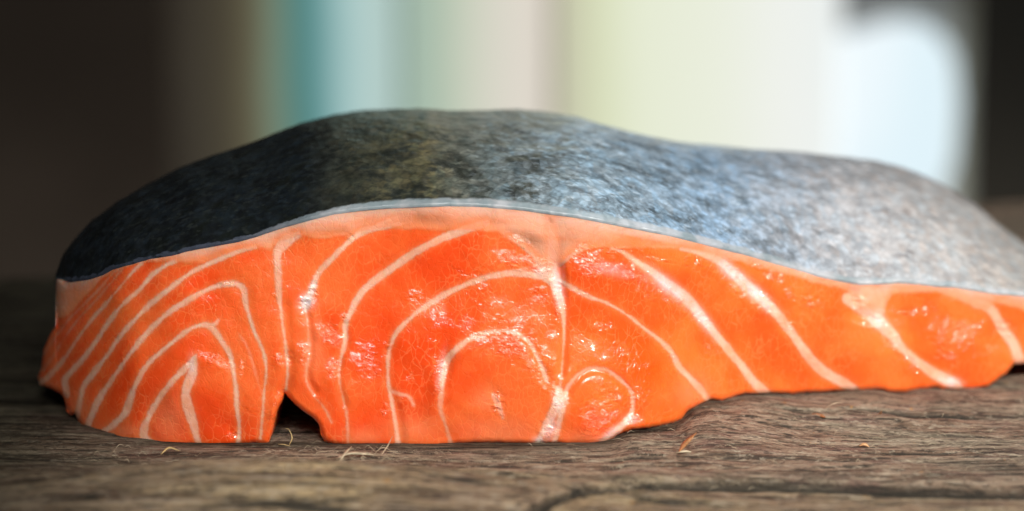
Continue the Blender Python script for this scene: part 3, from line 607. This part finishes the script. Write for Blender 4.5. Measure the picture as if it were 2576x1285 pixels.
bit('splinter', 'thin white fibre bent upwards at the left of the frayed tuft', 'splinter', [(852, 1168, .0004), (868, 1160, .0016), (885, 1152, .0024)], .0003, PALEF)
bit('splinter', 'thin upright hair of wood touching the bottom edge of the salmon', 'splinter', [(958, 1150, .0003), (975, 1141, .0016), (988, 1140, .0036)], .00018, PALEF)
bit('splinter', 'hair of wood crossing the upright one below the salmon', 'splinter', [(940, 1146, .0003), (962, 1145, .0016), (985, 1143, .0008)], .00018, PALEF)
bit('splinter', 'blurred yellow fibre lying under the left lobe of the fillet', 'splinter', [(405, 1150, .0006), (425, 1143, .0014), (452, 1141, .0006)], .00035, STRAW)
bit('chip', 'orange chip of resin on the grey wood behind, below the right end of the fillet', 'chip', [(2030, 1052, .0003), (2052, 1050, .0007), (2075, 1053, .0003)], .0011, HUSK, .3)
bit('chip', 'small tan chip alone on the wood at the right', 'chip', [(2162, 1125, .0003), (2174, 1124, .0006), (2186, 1126, .0002)], .0006, ROSE)
bit('splinter', 'pale orange splinter pointing upwards near the right end of the fillet', 'splinter', [(2195, 1066, .0003), (2208, 1062, .0012), (2218, 1060, .0024)], .0004, ROSE)
bit('splinter', 'long faint fibre slanting between resin chip and fillet', 'splinter', [(2075, 1032, .0003), (2098, 1026, .0010), (2120, 1020, .0006)], .0002, PALEF)
# frayed fibres too many to count
rng = random.Random(5); AV, AF, n0_ = [], [], 0
for i in range(420):
    if i < 140: X_, Y_ = rng.gauss(900, 90), rng.gauss(1152, 12)
    elif i < 190: X_, Y_ = rng.uniform(200, 800), rng.uniform(1128, 1180)
    else: X_, Y_ = rng.uniform(1300, 2600), rng.uniform(1030, 1235)
    p = on_wood(X_, Y_); a = rng.gauss(0, .5)+(math.pi if rng.random() < .5 else 0); L = rng.uniform(.0008, .0032)
    d = np.array([math.cos(a), math.sin(a), 0])*L; up = np.array([0, 0, rng.uniform(.0001, .0009)])
    vs, fs = strand([p, p+d*.5+up, p+d+up*rng.uniform(-.2, 1.4)], rng.uniform(.00003, .00009)); AV.append(vs); AF.append(fs+n0_); n0_ += len(vs)
link('wood_fibres', mesh_np('wood_fibres', np.concatenate(AV)-TL, np.concatenate(AF)), PALEF, table, kind='stuff')

# ------------------------------------------------------------------ blurred background: dark room side, bright glazed door
def prism(name, poly, y, th, mat, parent=None, **p):
    """upright slab whose front outline (x,z in m) stands at depth y"""
    n = len(poly); vs = [(a, y, b) for a, b in poly]+[(a, y+th, b) for a, b in poly]
    fs = [tuple(range(n)), tuple(range(2*n-1, n-1, -1))]+[(i+n, (i+1) % n+n, (i+1) % n, i) for i in range(n)]
    me = bpy.data.meshes.new(name); off = parent.location if parent else (0, 0, 0)
    me.from_pydata([(a-off[0], b-off[1], c-off[2]) for a, b, c in vs], [], fs); me.update(); return link(name, me, mat, parent, **p)
BY = 2.2
def bx(X_): return (X_-1288)/FP*BY/CT
def bz(Y_): rx, ry, rz = ray(0, Y_); return float(H+rz*BY/ry)
def rect(x0, x1, z0, z1): return [(x0, z0), (x1, z0), (x1, z1), (x0, z1)]
FLOOR = -.74
fl = prism('floor', rect(-3, 3, FLOOR-.05, FLOOR), -1.5, 6, plain('floor_boards', (.03, .026, .022), .8)); fl['kind'] = 'structure'
wl = prism('dark_wall', rect(-2.4, bx(430), FLOOR, 1.4), BY, .12, plain('dark_plaster', (.22, .165, .12), .9, .2, 3)); wl['kind'] = 'structure'; wl['label'] = 'dark brown wall left of the bright door'
wr = prism('dark_wall', rect(bx(2404), 2.4, FLOOR, 1.4), BY-.05, .12, plain('dark_plaster_right', (.46, .40, .30), .9, .2, 3)); wr['kind'] = 'structure'; wr['label'] = 'dark brown wall right of the bright door'
door = empty('glazed_door', (0, BY, FLOOR), label='out of focus bright glazed door with pale bands of daylight behind the fillet', category='door')
Z0, Z1 = FLOOR, 1.1
def view_glass(name, a, b, stops, st=1.0):
    N = NT(name); o = N.obj(); sp = N.n('ShaderNodeSeparateXYZ'); N.L(o, sp.inputs[0])
    n = N.noise(N.mp(o, (1, 1, .7)), 4.0, 2, .5)
    f = N.math('ADD', N.mr(sp.outputs[0], bx(a), bx(b), 0, 1, False), N.math('MULTIPLY', N.math('SUBTRACT', n, .5), .17))
    c = N.ramp(f, [((x-a)/(b-a), q) for x, q in stops])
    N.b.inputs['Base Color'].default_value = (.05, .05, .05, 1); N.b.inputs['Roughness'].default_value = .4
    N.L(c, N.b.inputs['Emission Color']); N.b.inputs['Emission Strength'].default_value = st; return N.m
ZC = (Z0+Z1)/2
prism('pane', rect(bx(400), bx(1010), Z0, Z1), BY+.02, .02, view_glass('wall_and_garden_glow', 400, 1010, [(400, (.022, .016, .011)), (500, (.040, .033, .022)), (590, (.065, .054, .032)), (655, (.13, .118, .068)), (705, (.17, .24, .17)), (770, (.06, .20, .19)),  # dark stops at the left paint the wall's gradient as glow
      (820, (.13, .31, .31)), (880, (.36, .55, .54)), (945, (.47, .62, .59)), (1005, (.40, .54, .49))]), door)
prism('pane', rect(bx(1010), bx(1388), Z0, Z1), BY+.02, .02, view_glass('porch_through_glass', 1010, 1388, [(1010, (.33, .46, .39)), (1100, (.42, .52, .41)), (1170, (.58, .62, .50)), (1260, (.70, .67, .58)), (1350, (.74, .68, .60)), (1388, (.58, .52, .44))]), door)
prism('pane', rect(bx(1388), bx(2112), Z0, Z1), BY+.02, .02, view_glass('yard_through_glass', 1388, 2112, [(1388, (.52, .50, .37)), (1440, (.58, .59, .42)), (1500, (.68, .72, .49)), (1600, (.78, .82, .64)), (1800, (.82, .85, .72)), (1950, (.86, .88, .83)), (2040, (.84, .87, .84)), (2112, (.80, .85, .85))]), door)
prism('mullion', rect(bx(1006), bx(1014), Z0, Z1), BY+.005, .03, plain('painted_wood', (.45, .47, .42), .6), door)
prism('mullion', rect(bx(1384), bx(1393), Z0, Z1), BY+.005, .03, plain('painted_wood_warm', (.45, .40, .36), .6), door)
zt, zm = bz(48), bz(455)
arch = [(bx(2100), Z0+.2), (bx(2359), Z0+.2), (bx(2359), bz(470)), (bx(2386), bz(400)), (bx(2394), bz(250)), (bx(2379), bz(140)), (bx(2339), bz(80)), (bx(2284), bz(52)), (bx(2220), bz(60)), (bx(2140), bz(80)), (bx(2100), bz(88))]
prism('pane', arch, BY-.012, .02, glow('bluish_daylit_glass', (.72, .86, .92), 1.04, (1, 1, 1), 4.0), door)
prism('door_panel', rect(bx(2112), bx(2446), Z0, Z1), BY+.02, .03, plain('grey_panel', (.8, .76, .72), .8), door)
